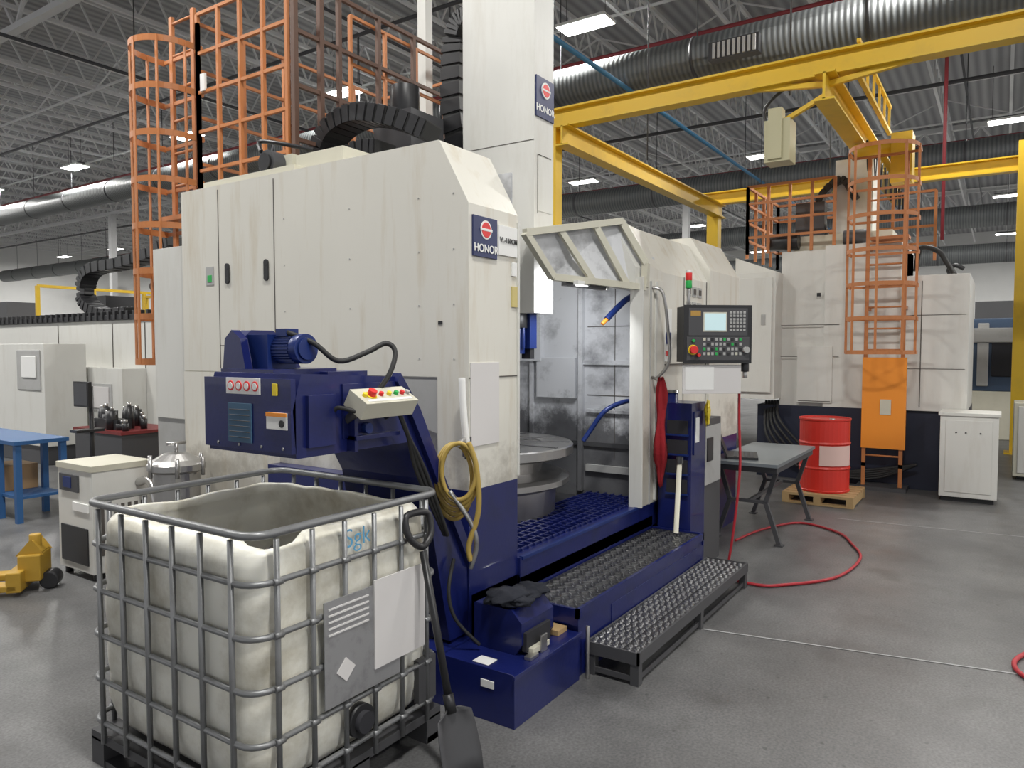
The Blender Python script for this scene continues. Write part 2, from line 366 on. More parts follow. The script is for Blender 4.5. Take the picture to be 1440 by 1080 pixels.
for z in (1.45,2.05): b.box(5.745,5.75,2.5,3.05,z,z+.006,SEAM)
b.box(5.745,5.75,2.78,2.786,.9,2.4,SEAM)
c=(4.62,3.42,0)
b.lathe(c,[(0,1.13),(.25,1.13),(.25,1.12),(.50,1.12),(.50,1.13),(.74,1.13),(.75,1.12),(.75,1.06),(.70,1.04),(.52,1.02),(.50,.92),(.66,.90),(.72,.88),(.72,.84),(.62,.80),(.60,.55)],SS,56)
for i in range(12):
    a=i*math.pi/6;b.beam((c[0]+.3*math.cos(a),c[1]+.3*math.sin(a),1.132),(c[0]+.72*math.cos(a),c[1]+.72*math.sin(a),1.132),.03,.006,GREYD)
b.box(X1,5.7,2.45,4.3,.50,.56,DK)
for i in range(26):
    x=3.7+i*.077
    b.beam((x,2.45,.60),(x,2.98,.60),.012,.03,BL)
for j in range(8):
    y=2.47+j*.073;b.beam((3.66,y,.60),(5.7,y,.60),.012,.03,BL)
b.box(X1,5.75,2.38,2.46,.40,.60,BL);b.box(X1+.02,5.7,2.372,2.40,.585,.605,BLM)
b.prism([(2.38,.0),(2.38,.48),(2.44,.56),(2.5,.56),(2.5,0)],'x',X1,5.64,BL)
b.prism([(2.4,.55),(2.4,2.50),(2.6,2.87),(5.0,2.87),(5.0,.55)],'x',5.8,7.9,WH)
b.box(5.8,7.92,2.38,5.0,0,.95,BL)
b.box(5.33,5.82,2.36,2.44,.60,2.42,WH)
b.box(5.325,5.345,2.34,2.45,.6,2.42,WH2);b.box(5.60,5.63,2.345,2.36,.62,2.4,WH2);b.box(5.50,5.52,2.35,2.36,.6,2.4,GREYW)
b.tube([(5.55,2.36,2.35),(5.58,2.28,2.3),(5.62,2.25,2.0),(5.64,2.25,1.75),(5.62,2.36,1.6)],.014,SS)
b.box(5.78,7.95,2.37,2.40,1.72,1.73,SEAM)
for x in (6.35,6.95,7.4): b.box(x,x+.008,2.394,2.4,.97,2.5,SEAM)
b.prism([(2.38,.95),(2.38,2.62),(2.58,2.95),(3.2,2.95),(3.2,.95)],'x',7.0,7.93,WH)
for x in (6.42,6.56,6.7):
    for z in (2.2,2.34): b.box(x,x+.10,2.39,2.4,z,z+.09,GREYW);b.box(x+.02,x+.08,2.385,2.39,z+.02,z+.07,SEAM)
b.box(5.9,6.05,2.39,2.4,1.75,2.2,SW);b.box(5.92,6.03,2.385,2.39,1.9,2.0,BLM);b.box(5.92,6.03,2.385,2.39,1.8,1.84,SR)
# hinged hood over the door opening (folded panel with gussets)
P1=V((4.34,2.80,2.67));P2=V((5.30,2.52,2.86));P3=V((5.42,2.36,2.53));P4=V((5.40,2.36,2.34));P5=V((4.62,2.74,2.38))
hood=[P1,P2,P3,P4,P5]
nrm=((P2-P1).cross(P5-P1)).normalized()
if nrm.y>0: nrm=-nrm
b.add([p-nrm*.03 for p in hood],[(0,1,2,3,4)],WIN)
b.add([P1,P2,P2+V((0,.55,.02)),P1+V((.1,.14,.02))],[(0,1,2,3)],WH)
b.add([P2,P3,V((5.82,2.4,2.5)),V((5.82,2.6,2.87))],[(0,1,2,3)],WH)
b.add([P3,P4,V((5.82,2.38,2.34)),V((5.82,2.38,2.5))],[(0,1,2,3)],WH)
b.prism([(2.40,2.34),(2.4,2.50),(2.6,2.87),(3.4,2.87),(3.4,2.6),(2.6,2.34)],'x',5.30,5.80,WH2)
for p,q in ((P1,P2),(P2,P3),(P3,P4),(P4,P5),(P5,P1)): b.beam(p,q,.05,.05,BEI)
b.beam(P1.lerp(P2,.33),P5.lerp(P4,.42),.03,.05,BEI);b.beam(P1.lerp(P2,.70),P5.lerp(P4,.80),.03,.05,BEI)
b.beam(P5.lerp(P4,.15)+V((0,.03,-.03)),P5.lerp(P4,.6)+V((0,.05,-.03)),.06,.04,GREYD)
b.tube([(5.7,2.6,2.30),(5.6,2.62,2.26),(5.5,2.66,2.18),(5.42,2.70,2.10)],.026,BLM,n=10);b.cyl((5.42,2.70,2.10),(5.38,2.72,2.06),.017,ORG2,8)
b.tube([(5.7,2.55,1.42),(5.55,2.6,1.42),(5.4,2.7,1.35),(5.35,2.8,1.2),(5.3,2.85,1.1)],.020,BLM,n=10)
# yellow hose coil
t=V((.55,-.83,0))
cc=V((2.93,2.29,1.23))
for i in range(5):
    ce=cc+V((.010*i,.016*i,-.016*i));ra=.088+.010*(i%3);rz=.145+.013*i
    b.tube([ce+t*ra*math.cos(a)+V((0,0,rz*math.sin(a))) for a in [k*math.pi/6 for k in range(12)]],.0120,YH,closed=True,sub=3)
b.tube([cc+t*.05+V((0,0,.15)),cc+t*.09+V((0,0,.02)),cc+t*.10+V((0,0,-.2)),cc+t*.05+V((0,0,-.38)),cc+t*.06+V((0,0,-.46))],.015,YH)
b.tube([cc+t*-.05+V((0,0,-.1)),cc+t*.06+V((0,0,-.26)),cc+t*.09+V((0,0,-.38)),cc+t*.06+V((0,0,-.5))],.013,STEELL)
b.cyl((3.16,2.42,1.38),cc+V((0,0,.14)),.014,SS,8);b.cyl((3.14,2.39,1.38),(3.14,2.39,1.26),.02,GREYD,8)
b.tube([(3.1,2.40,1.70),(3.09,2.38,1.5),(3.1,2.37,1.36)],.019,SW,n=10);b.cyl((3.1,2.37,1.36),(3.1,2.37,1.28),.026,SS,10)
chain(b,[(4.0,4.40,3.04),(4.0,4.46,3.28),(4.0,4.34,3.52),(4.0,4.05,3.60),(4.0,3.7,3.52),(4.05,3.4,3.38)],.24,.13,BLKR,4)
chain(b,[(4.0,4.15,3.04),(4.0,4.18,3.20),(4.0,4.05,3.33),(4.0,3.8,3.32)],.24,.10,BLKR,4)
chain(b,[(4.9,3.75,3.2),(4.9,3.85,3.8),(4.9,3.85,4.3),(4.9,3.8,4.5),(4.9,3.7,4.55),(4.9,3.62,4.5)],.2,.14,BLKR,4)
b.box(4.4,4.8,3.9,4.3,3.1,3.75,GREYD);b.cyl((4.9,4.2,3.75),(4.5,4.35,3.75),.12,BLK,16);b.cyl((4.55,4.1,3.75),(4.55,4.1,3.98),.12,BLK,18)
b.box(5.4,5.5,4.6,4.7,3.0,5.3,WH2)
b.tube([(4.98,3.0,3.2),(5.02,3.05,3.9),(5.0,3.05,5.0),(5.0,3.05,6)],.012,BLK)
# work light added behind the hood frame to brighten the column and interior walls
b.box(4.75,5.25,2.60,2.64,2.33,2.36,SW);b.box(4.77,5.23,2.605,2.635,2.322,2.33,mk('added_worklight_led',(1,1,1),.5,emis=4))
mach=b.build(bevel=.006)
la=bpy.data.lights.new('added_cabinet_light','AREA');la.shape='RECTANGLE';la.size=.46;la.size_y=.04;la.energy=11;la.color=(.95,.97,1)
lo=bpy.data.objects.new('added_cabinet_light',la);lo.location=(5.0,2.62,2.31);bpy.context.collection.objects.link(lo)
lo.rotation_euler=V((.1,.8,-.75)).to_track_quat('-Z','X').to_euler();lo.parent=mach
text(mach,"HONOR",(X0+.145,2.385,2.405),(1,0,0),(0,0,1),.060,SW)
text(mach,"HONOR",(CX0+.14,CY0-.014,3.665),(1,0,0),(0,0,1),.070,SW)
text(mach,"VL-160CM",(X0+.365,2.384,2.475),(1,0,0),(0,0,1),.040,BLK)
# ------------------------------------------------------------------ safety railing on machine top
b=B('machine_top_railing')
def rail_run(b,p,q,n,zb,zt,nr,mat,w=.03):
    p=V(p);q=V(q)
    for i in range(n+1):
        t=p.lerp(q,i/n);b.beam((t.x,t.y,zb),(t.x,t.y,zt),w*1.15,w*1.15,mat)
    for j in range(nr):
        z=zt-(zt-zb)*j/nr;b.beam((p.x,p.y,z),(q.x,q.y,z),w,w,mat)
rail_run(b,(3.7,4.50),(3.7,5.62),4,3.02,4.62,5,ORG,.026)
rail_run(b,(3.7,4.42),(5.9,4.42),5,3.02,4.62,4,BRN,.03)
rail_run(b,(4.3,4.46),(5.9,4.46),4,3.02,4.55,4,ORG,.024)
rail_run(b,(3.7,5.62),(5.9,5.62),5,3.02,4.55,4,ORG,.026)
rail_run(b,(5.9,4.42),(5.9,5.62),2,3.02,4.55,4,ORG,.026)
b.box(3.72,5.92,4.4,5.64,3.005,3.05,GREYD)
b.beam((3.7,4.42,3.02),(3.7,4.42,5.3),.04,.04,BRN);b.beam((3.95,4.42,3.02),(3.95,4.42,5.3),.04,.04,BRN)
b.box(3.675,3.695,5.50,5.56,3.98,4.12,SW)
b.build()
def caged_ladder(name,cx,cy,zb,zt,R,lx,ly0,ly1,lzb,mat,nh,lz1=None):
    b=B(name)
    for y in(ly0,ly1): b.beam((lx,y,lzb),(lx,y,(lz1 or zt)),.045,.03,mat)
    z=lzb+.15
    while z<(lz1 or zt): b.cyl((lx,ly0,z),(lx,ly1,z),.013,mat,8);z+=.28
    hs=[zb+(zt-zb)*i/(nh-1) for i in range(nh)]
    for h in hs:
        pts=[]
        for k in range(17):
            a=math.radians(90+k*180/16)
            pts.append((cx+R*math.cos(a),cy+R*math.sin(a)))
        full=[(lx,cy+R)]+pts+[(lx,cy-R)]
        for i in range(len(full)-1):
            b.beam((full[i][0],full[i][1],h),(full[i+1][0],full[i+1][1],h),.007,.05,mat)
        b.beam((lx,cy-R,h),(lx,cy+R,h),.02,.03,mat)
    for k in range(0,17,4):
        a=math.radians(90+k*180/16);x,y=cx+R*math.cos(a),cy+R*math.sin(a)
        b.beam((x,y,zb-.02),(x,y,zt+.02),.03,.01,mat)
    return b
b=caged_ladder('caged_ladder',3.62,5.96,1.75,4.38,.28,3.78,5.80,6.12,.9,ORG,8,4.75)
b.beam((3.78,5.80,.95),(3.64,5.46,.95),.04,.04,ORG);b.box(3.74,3.82,5.78,6.14,0,.9,ORG);b.box(3.7,4.1,5.66,6.25,2.98,3.02,ORG)
b.build()
# ------------------------------------------------------------------ chip conveyor
b=B('chip_conveyor')
hy0,hy1=2.41,3.0
b.prism([(2.0,1.40),(1.985,1.60),(2.03,1.75),(2.62,1.72),(2.72,1.55),(3.155,.72),(3.155,.30),(3.0,.30),(2.80,1.20),(2.68,1.40)],'y',hy0,hy1,BL)
b.prism([(2.60,1.74),(2.74,1.56),(3.155,.76),(3.155,.66),(2.70,1.50),(2.58,1.70)],'y',hy0-.03,hy0+.02,BL)
b.box(1.975,2.0,hy0+.0,hy1-.0,1.42,1.73,BL)
b.box(2.25,2.62,hy0-.01,hy0,1.46,1.70,BL);b.box(2.05,2.2,hy0-.02,hy0,1.44,1.66,BL)
b.cyl((2.36,hy0-.03,1.50),(2.36,hy0,1.50),.055,BL,18);b.cyl((2.36,hy0-.06,1.50),(2.36,hy0,1.50),.025,BLM,12)
b.box(2.28,2.56,hy0-.06,hy0,1.45,1.47,BL);b.box(2.28,2.30,hy0-.05,hy0,1.40,1.60,BL)
for y in (2.46,2.6,2.75,2.9):
    b.cyl((1.97,y,1.44),(1.976,y,1.44),.007,STEELL,6)
b.prism([(2.06,1.74),(2.07,1.88),(2.14,1.94),(2.26,1.94),(2.36,1.88),(2.44,1.73)],'y',2.88,2.95,BL)
b.prism([(2.80,1.74),(2.84,1.90),(2.90,1.94),(2.95,1.90),(2.97,1.74)],'x',2.05,2.09,BL)
b.box(2.04,2.4,2.60,2.97,1.73,1.765,BL)
b.box(2.12,2.28,2.74,2.88,1.76,1.92,BLM)
mz=1.855
b.cyl((2.2,2.78,mz),(2.2,2.62,mz),.060,BLM,28);b.cyl((2.2,2.62,mz),(2.2,2.575,mz),.067,BLM,28);b.cyl((2.2,2.575,mz),(2.2,2.565,mz),.05,BLM,28)
for k in range(28):
    a=2*math.pi*k/28;b.beam((2.2+.064*math.cos(a),2.74,mz+.064*math.sin(a)),(2.2+.064*math.cos(a),2.625,mz+.064*math.sin(a)),.004,.008,BLM)
b.box(2.15,2.22,2.65,2.72,1.91,1.945,BLM)
b.tube([(2.16,2.66,1.93),(2.22,2.55,1.88),(2.30,2.48,1.80),(2.42,2.42,1.84),(2.50,2.38,1.88),(2.52,2.34,1.84),(2.47,2.33,1.74),(2.4,2.36,1.64)],.012,BLKR)
b.box(2.30,2.55,2.55,2.95,1.72,1.75,BL)
b.box(1.968,1.974,2.60,2.83,1.66,1.73,SW)
for i in range(4): b.cyl((1.965,2.63+i*.055,1.695),(1.969,2.63+i*.055,1.695),.022,SR,16);b.cyl((1.963,2.63+i*.055,1.695),(1.969,2.63+i*.055,1.695),.015,SW,16)
b.box(1.968,1.974,2.66,2.82,1.45,1.62,mk('label_teal',(.045,.11,.19),.5))
for i in range(6): b.box(1.966,1.97,2.67,2.81,1.47+i*.024,1.474+i*.024,GREYD)
b.box(1.968,1.974,2.43,2.56,1.52,1.59,SW);b.box(1.965,1.97,2.43,2.56,1.573,1.59,ORG2);b.cyl((1.964,2.46,1.545),(1.97,2.46,1.545),.016,BLK,10)
b.box(1.968,1.974,2.49,2.52,1.66,1.71,YB)
b.M=Matrix.Translation((2.40,2.31,1.615))@Matrix.Rotation(math.radians(30),4,'X')
b.box(-.165,.165,-.06,.06,-.04,.04,BEI)
for x,m,r in ((-.09,YB,.028),(-.09,SR,.02)): b.cyl((x,0,.04),(x,0,.045 if m is YB else .07),r,m,16)
for x,m in((-.13,YB),(-.03,SR),(.02,YB),(.065,GRN),(.105,SR),(.14,GREYW)): b.cyl((x,.0,.04),(x,.0,.056),.011,m,12)
b.box(-.14,.14,-.045,-.028,.04,.042,SW)
b.M=Matrix.Identity(4)
b.cyl((2.52,2.34,1.58),(2.52,2.41,1.54),.02,GREYD,10);b.cyl((2.28,2.34,1.58),(2.28,2.41,1.54),.02,GREYD,10)
for k in range(3): b.tube([(2.50,2.31,1.58),(2.58,2.32,1.45),(2.68+k*.02,2.35-k*.01,1.25),(2.9,2.36-k*.01,.9)],.011,BLKR)
b.tube([(2.25,2.3,1.58),(2.2,2.38,1.60),(2.2,2.41,1.56)],.01,BLKR)
b.build(bevel=.006)
# ------------------------------------------------------------------ coolant tank
b=B('coolant_tank')
b.box(2.9,3.56,1.93,2.38,0,.27,BL)
b.box(2.9,3.15,2.38,2.55,0,.28,BL)
b.prism([(2.32,.27),(2.06,.27),(2.02,.33),(2.02,.44),(2.08,.50),(2.32,.50)],'x',3.10,3.42,BL)
b.box(3.12,3.36,2.0,2.03,.29,.39,DK);b.box(3.14,3.30,1.97,2.02,.28,.31,BEI);b.box(3.2,3.26,1.96,1.97,.27,.36,SS)
b.box(2.895,2.9,2.05,2.13,.17,.21,SW);b.box(2.92,3.0,2.1,2.2,.271,.275,SW)
b.box(3.44,3.54,2.0,2.12,.27,.30,WOOD);b.box(3.08,3.16,1.95,1.99,.271,.29,SS)
b.box(2.88,3.57,1.915,1.93,.255,.275,BL)
b.tube([(3.0,2.38,.75),(2.93,2.36,.6),(2.95,2.33,.45),(3.05,2.25,.3)],.01,BLKR)
b.cyl((3.60,1.90,0),(3.60,1.90,.30),.012,SS,8)
b.build(bevel=.006)
b=B('work_gloves')
GL=mk('navy_cloth',(.012,.014,.022),.9,bump=.8,bscale=18)
b.blob((3.22,2.15,.535),.15,.12,.035,GL,.3,2.0,seed=1)
b.blob((3.36,2.13,.530),.10,.09,.030,GL,.3,2.0,seed=4);b.blob((3.18,2.06,.535),.07,.05,.025,GL,.25,2.5,seed=6)
b.build()
# ------------------------------------------------------------------ upper platform
b=B('step_platform')
b.box(3.58,5.62,1.95,2.37,0,.37,BL);b.box(3.56,5.64,1.94,1.96,.34,.395,BL);b.box(3.56,3.58,1.94,2.37,.30,.395,BL);b.box(5.62,5.64,1.94,2.37,.3,.395,BL)
b.box(3.58,5.62,1.96,2.37,.37,.382,STEEL)
nx=44;ny=9
for i in range(nx):
    for j in range(ny):
        x=3.605+i*(2.0/nx);y=1.985+j*(.38/ny)+(.02 if i%2 else 0)
        if y>2.36: continue
        s=.018
        sgn=1 if (i+j)%2 else -1
        b.beam((x-s,y-s*sgn*.7,.385),(x+s,y+s*sgn*.7,.385),.007,.008,STEELL)
b.box(4.0,5.5,1.945,1.95,.02,.3,BL)
b.build(bevel=0)
b=B('work_step')
b.box(3.66,5.70,1.62,1.93,.155,.185,STEEL)
b.box(3.65,5.71,1.612,1.625,.12,.19,GREYD);b.box(3.65,5.71,1.925,1.938,.12,.19,GREYD);b.box(3.65,3.662,1.612,1.938,.12,.19,GREYD);b.box(5.70,5.71,1.612,1.938,.12,.19,GREYD)
for x in (3.68,4.68,5.68):
    for y in (1.64,1.91): b.box(x-.025,x+.025,y-.025,y+.025,0,.13,GREYD)
b.box(3.66,5.7,1.63,1.645,.02,.05,GREYD);b.box(3.66,3.68,1.63,1.92,.02,.05,GREYD)
for i in range(46):
    for j in range(7):
        x=3.69+i*.0437;y=1.645+j*.043+(.012 if i%2 else 0)
        if y>1.915: continue
        b.lathe((x,y,.185),[(.015,0),(.011,.007),(.007,.007),(.006,0)],STEELL,6)
for y in (1.72,1.83): b.box(3.66,5.7,y-.003,y+.003,.186,.188,DK)
b.build()
# ------------------------------------------------------------------ blue pocket cabinet
b=B('tool_cabinet')
b.M=Matrix.Translation((-.10,0,0))
b.box(5.76,6.08,2.06,2.34,0,1.42,BL)
for k in range(4):
    z=1.28-k*.16;b.box(5.74,5.762,2.09,2.26,z-.11,z,DK);b.box(5.735,5.765,2.08,2.27,z-.125,z-.11,BLM)
b.cyl((5.84,2.26,1.42),(5.84,2.26,1.50),.05,BL,20);b.cyl((5.84,2.26,1.50),(5.84,2.26,1.52),.055,STEELL,20)
b.box(5.80,6.06,2.05,2.06,1.0,1.35,BL);b.box(5.82,5.9,2.045,2.05,1.1,1.3,SW)
b.blob((6.02,2.02,1.33),.035,.02,.09,YB,.3,3)
b.cyl((5.60,2.12,.40),(5.66,2.12,.95),.02,BEI,10);b.cyl((5.66,2.12,.95),(5.66,2.12,1.0),.03,BLK,10)
b.M=Matrix.Identity(4)
b.box(6.02,6.45,2.08,2.34,0,1.26,GREYD);b.box(6.03,6.43,2.07,2.08,.7,1.2,GREYW);b.box(6.06,6.2,2.06,2.07,.9,1.1,BLK)
b.build(bevel=.005)
b=B('red_shop_rag')
vs=[];fs=[];n=18;m=14
for i in range(m):
    z=1.62-i*.066
    r=.018+.026*min(1,i/5)+(.012*math.sin(i*.9))
    if i>10: r*=1-.18*(i-10)
    for j in range(n):
        a=2*math.pi*j/n;rr=r*(1+.42*math.sin(4*a+i*.35)+.2*math.sin(7*a-i*.2))
        vs.append((5.53+rr*math.cos(a)*1.2+.012*math.sin(i*.7),2.27+rr*math.sin(a)*.8,z+.02*math.sin(a*3)))
for i in range(m-1):
    for j in range(n): fs.append((i*n+j,i*n+(j+1)%n,(i+1)*n+(j+1)%n,(i+1)*n+j))
fs.append(tuple(range(n)));fs.append(tuple(range((m-1)*n,m*n)))
b.add(vs,fs,REDC,True)
b.cyl((5.53,2.27,1.6),(5.55,2.355,1.63),.012,SS,8)
b.build()
# ------------------------------------------------------------------ control panel
ang=math.radians(33.8-90+6)
b=B('operator_control_panel')
b.M=Matrix.Translation((5.62,1.86,1.97))@Matrix.Rotation(ang,4,'Z')
b.box(-.265,.265,-.03,.14,-.215,.215,BLK)
b.box(-.272,.272,-.045,-.03,-.225,.225,BLK);b.box(-.235,.235,-.048,-.045,-.01,.20,GREYD)
b.box(-.11,.06,-.052,-.048,.03,.16,SCR);b.box(-.12,.07,-.050,-.047,.02,.17,BEI)
for i in range(5):
    for j in range(6): b.box(.09+i*.027,.109+i*.027,-.053,-.048,.16-j*.027,.178-j*.027,GREYW)
b.box(-.22,-.14,-.05,-.047,.14,.18,mk('panel_gold',(.5,.3,.08),.4,.5))
b.box(-.25,.25,-.05,-.045,-.20,-.02,GREYD)
for i in range(10):
    for j in range(4):
        b.box(-.12+i*.032,-.10+i*.032,-.054,-.05,-.05-j*.037,-.028-j*.037,random.choice([GREYW,GREYW,BEI,GRN,BLK]))
b.cyl((-.20,-.09,-.12),(-.20,-.05,-.12),.03,SR,16);b.cyl((-.20,-.055,-.12),(-.20,-.05,-.12),.04,YB,16)
b.cyl((-.2,-.07,-.05),(-.2,-.05,-.05),.012,GRN,12);b.cyl((.22,-.08,-.12),(.22,-.05,-.12),.025,GREYW,12);b.cyl((-.16,-.08,-.16),(-.16,-.05,-.16),.014,SR,12)
b.box(-.27,.20,-.02,-.012,-.46,-.235,PAPER);b.box(-.25,-.02,-.024,-.02,-.43,-.25,SW)
b.cyl((.24,0,-.22),(.24,0,-.29),.03,BLK,12);b.cyl((.24,0,-.29),(.24,0,-.34),.018,SS,12)
b.box(-.06,.06,.14,.2,-.08,.08,GREYD)
b.cyl((-.20,.06,.215),(-.20,.06,.36),.014,SS,10);b.cyl((-.20,.06,.36),(-.20,.06,.42),.026,GRN,14);b.cyl((-.20,.06,.42),(-.20,.06,.48),.026,SR,14);b.cyl((-.20,.06,.48),(-.20,.06,.50),.026,SW,14)
b.M=Matrix.Identity(4)
b.beam((5.76,2.0,1.97),(6.3,2.39,1.97),.07,.07,GREYD)
b.tube([(5.78,1.72,1.62),(5.79,1.72,1.3),(5.76,1.7,.9),(5.74,1.74,.4),(5.76,1.8,.03)],.010,REDH,sub=8)
b.build(bevel=.004)
b=B('red_air_hose')
b.tube([(5.78,1.8,.015),(5.76,1.55,.015),(5.85,1.40,.015),(6.3,1.08,.015),(7.0,1.0,.015),(7.5,1.15,.015),(7.9,1.35,.015),(8.1,1.75,.015),(7.6,2.0,.015),(7.0,2.1,.015)],.012,REDH,sub=10)
b.build()
b=B('red_air_hose')
b.tube([(5.9,-.6,.015),(5.5,-.25,.015),(5.15,-.1,.015),(4.9,-.2,.015),(4.8,-.5,.015),(4.9,-1,.015)],.014,REDH,sub=10)
b.build()
# ------------------------------------------------------------------ bench table
b=B('work_table')
b.box(6.85,8.45,1.68,2.34,.77,.80,PLAT);b.box(6.9,8.43,1.7,2.32,.71,.77,GREYD)
for x in (7.08,8.36):
    for y in (1.74,2.28):
        sy=-1 if y<2 else 1
        b.beam((x,y,.72),(x,y-sy*.10,.40),.04,.04,GREYD);b.beam((x,y-sy*.10,.40),(x,y+sy*.03,0.01),.04,.04,GREYD);b.box(x-.04,x+.04,y+sy*.03-.04,y+sy*.03+.04,0,.012,GREYD)
    b.beam((x,1.84,.40),(x,2.18,.40),.03,.03,GREYD)
b.beam((7.08,2.0,.40),(8.36,2.0,.40),.03,.03,GREYD)
b.build()
b=B('laptop_computer')
b.M=Matrix.Translation((7.2,2.10,.802))@Matrix.Rotation(.3,4,'Z')
b.box(-.2,.25,-.14,.14,0,.022,BLK)
b.prism([(.14,.02),(.16,.02),(.24,.22),(.22,.22)],'x',-.2,.25,BLK)
for i in range(10):
    for j in range(4): b.box(-.17+i*.04,-.14+i*.04,-.1+j*.05,-.065+j*.05,.022,.026,GREYD)
b.build()
# ------------------------------------------------------------------ red drum
b=B('steel_drum')
b.lathe((9.6,1.80,.13),[(0,.02),(.285,.02),(.285,0),(.29,0),(.295,.02),(.287,.03),(.287,.27),(.297,.29),(.287,.31),(.287,.57),(.297,.59),(.287,.61),(.287,.86),(.297,.87),(.297,.89),(.285,.89),(.282,.87),(0,.87)],RED,36)
b.cyl((9.5,1.7,1.0),(9.5,1.7,1.02),.03,SS,12)
vs=[];fs=[]
for k in range(9):
    a=math.radians(180+k*10);vs+=[(9.6+.300*math.cos(a),1.8+.300*math.sin(a),.46),(9.6+.300*math.cos(a),1.8+.300*math.sin(a),.70)]
for k in range(8): fs.append((2*k,2*k+2,2*k+3,2*k+1))
b.add(vs,fs,mk('drum_label',(.72,.5,.45),.6),True)
b.build()
b=B('wooden_pallet')
for i in range(6): b.box(9.2+i*.15,9.31+i*.15,1.4,2.2,.10,.13,WOOD)
for y in (1.4,1.76,2.12): b.box(9.2,10.06,y,y+.08,.02,.10,WOOD)
for i in (0,5): b.box(9.2+i*.15,9.31+i*.15,1.4,2.2,0,.02,WOOD)
b.build()
# ------------------------------------------------------------------ IBC tote
b=B('ibc_tote')
ix0,ix1,iy0,iy1=1.62,2.665,2.20,3.36
cx,cy=(ix0+ix1)/2,(iy0+iy1)/2;hw,hh=(ix1-ix0)/2,(iy1-iy0)/2
def rr(w,h,r,z,n=6,seg=14):
    pts=[]
    for qx,qy,a0 in ((1,1,0),(-1,1,90),(-1,-1,180),(1,-1,270)):
        for k in range(n+1):
            a=math.radians(a0+90*k/n);pts.append((cx+qx*(w-r)+r*math.cos(a),cy+qy*(h-r)+r*math.sin(a),z))
        nq={(1,1):(-1,1),(-1,1):(-1,-1),(-1,-1):(1,-1),(1,-1):(1,1)}[(qx,qy)]
        a=math.radians(a0+90);p=V(pts[-1]);q=V((cx+nq[0]*(w-r)+r*math.cos(a),cy+nq[1]*(h-r)+r*math.sin(a),z))
        for k in range(1,seg): pts.append(tuple(p.lerp(q,k/seg)))
    return pts
levels=[(.16,-.10,.08),(.18,-.05,.12),(.22,-.02,.13),(.30,-.005,.13)]
zz=.30
while zz<1.04: zz+=.037;levels.append((zz,0,.13))
levels+=[(1.085,-.006,.13),(1.11,-.016,.12),(1.13,-.035,.12),(1.135,-.055,.12)]
outer=len(levels)
levels+=[(1.125,-.062,.12),(1.08,-.04,.12),(.9,-.03,.12),(.6,-.03,.12),(.3,-.04,.1)]
vs=[];fs=[]
base=.025
for li,(z,ins,r) in enumerate(levels):
    ring=rr(hw-base+ins,hh-base+ins,r,z)
    n=len(ring)
    for j,p in enumerate(ring):
        bul=0
        if li<outer-3: bul=.006*abs(math.sin((z-.20)*math.pi/.205))*1.6+.008*noise.noise(V((p[0]*4,p[1]*4,z*3)))
        dx,dy=p[0]-cx,p[1]-cy;l=math.hypot(dx,dy)
        zq=z
        if outer-2<=li<=outer: 
            zq+=.022*noise.noise(V((p[0]*5,p[1]*5,3)))
            if p[1]<iy0+.15: zq-=.10*math.exp(-((p[0]-1.80)/.07)**2)*(1 if li>=outer-1 else .4)
        vs.append((p[0]+dx/l*bul,p[1]+dy/l*bul,zq))
for i in range(len(levels)-1):
    for j in range(n): fs.append((i*n+j,i*n+(j+1)%n,(i+1)*n+(j+1)%n,(i+1)*n+j))
fs.append(tuple(range((len(levels)-1)*n,len(levels)*n)))
fs.append(tuple(reversed(range(n))))
b.add(vs,fs,HD,True)
vs=[];fs=[];N=18
for i in range(N):
    for j in range(N):
        u=i/(N-1);v=j/(N-1);vs.append((ix0+.08+u*(ix1-ix0-.16),iy0+.08+v*(iy1-iy0-.16),.62+.28*math.exp(-((u-.6)**2+(v-.6)**2)*8)+random.uniform(-.02,.02)))
for i in range(N-1):
    for j in range(N-1): fs.append((i*N+j,(i+1)*N+j,(i+1)*N+j+1,i*N+j+1))
b.add(vs,fs,mk('metal_chips',(.16,.15,.14),.45,.7,bump=1,bscale=60))
def ringpath(z,ins=0,r=.09):
    w=hw-ins;h=hh-ins;pts=[]
    for qx,qy,a0 in ((1,1,0),(-1,1,90),(-1,-1,180),(1,-1,270)):
        for k in range(6):
            a=math.radians(a0+90*k/5);pts.append((cx+qx*(w-r)+r*math.cos(a),cy+qy*(h-r)+r*math.sin(a),z))
    return pts
b.tube(ringpath(1.18,0,.08),.016,GALV,n=10,closed=True,smoothpath=False)
for z in (.21,.40,.60,.80,1.0): b.tube(ringpath(z,.0),.0120,GALV,n=8,closed=True,smoothpath=False)
for k in range(6):
    t=.10+k*.8/5
    for y in (iy0-.005,iy1+.005):
        x=ix0+(ix1-ix0)*t;b.tube([(x,y,.12),(x,y,1.16)],.0115,GALV,smoothpath=False)
        for z in (.21,.40,.60,.80,1.0): b.cyl((x-.02,y-.005 if y<cy else y+.005,z),(x+.02,y-.005 if y<cy else y+.005,z),.013,GALV,6)
    for x in (ix0-.005,ix1+.005):
        y=iy0+(iy1-iy0)*t;b.tube([(x,y,.12),(x,y,1.16)],.0115,GALV,smoothpath=False)
for sx in (ix0+.05,cx,ix1-.05):
    b.beam((sx,iy0,.015),(sx,iy1,.015),.09,.03,GREYD)
b.box(ix0,ix1,iy0,iy1,.11,.15,GREYD)
for x in (ix0+.05,cx,ix1-.05):
    for y in (iy0+.05,cy,iy1-.05): b.box(x-.05,x+.05,y-.05,y+.05,.0,.12,GREYD)
lab=mk('aluminium_label',(.36,.36,.37),.35,.5,.5,(.13,.13,.13),12)
b.box(1.93,2.36,iy0-.024,iy0-.018,.43,.86,lab);b.box(2.20,2.52,iy0-.030,iy0-.024,.50,.88,PAPER)
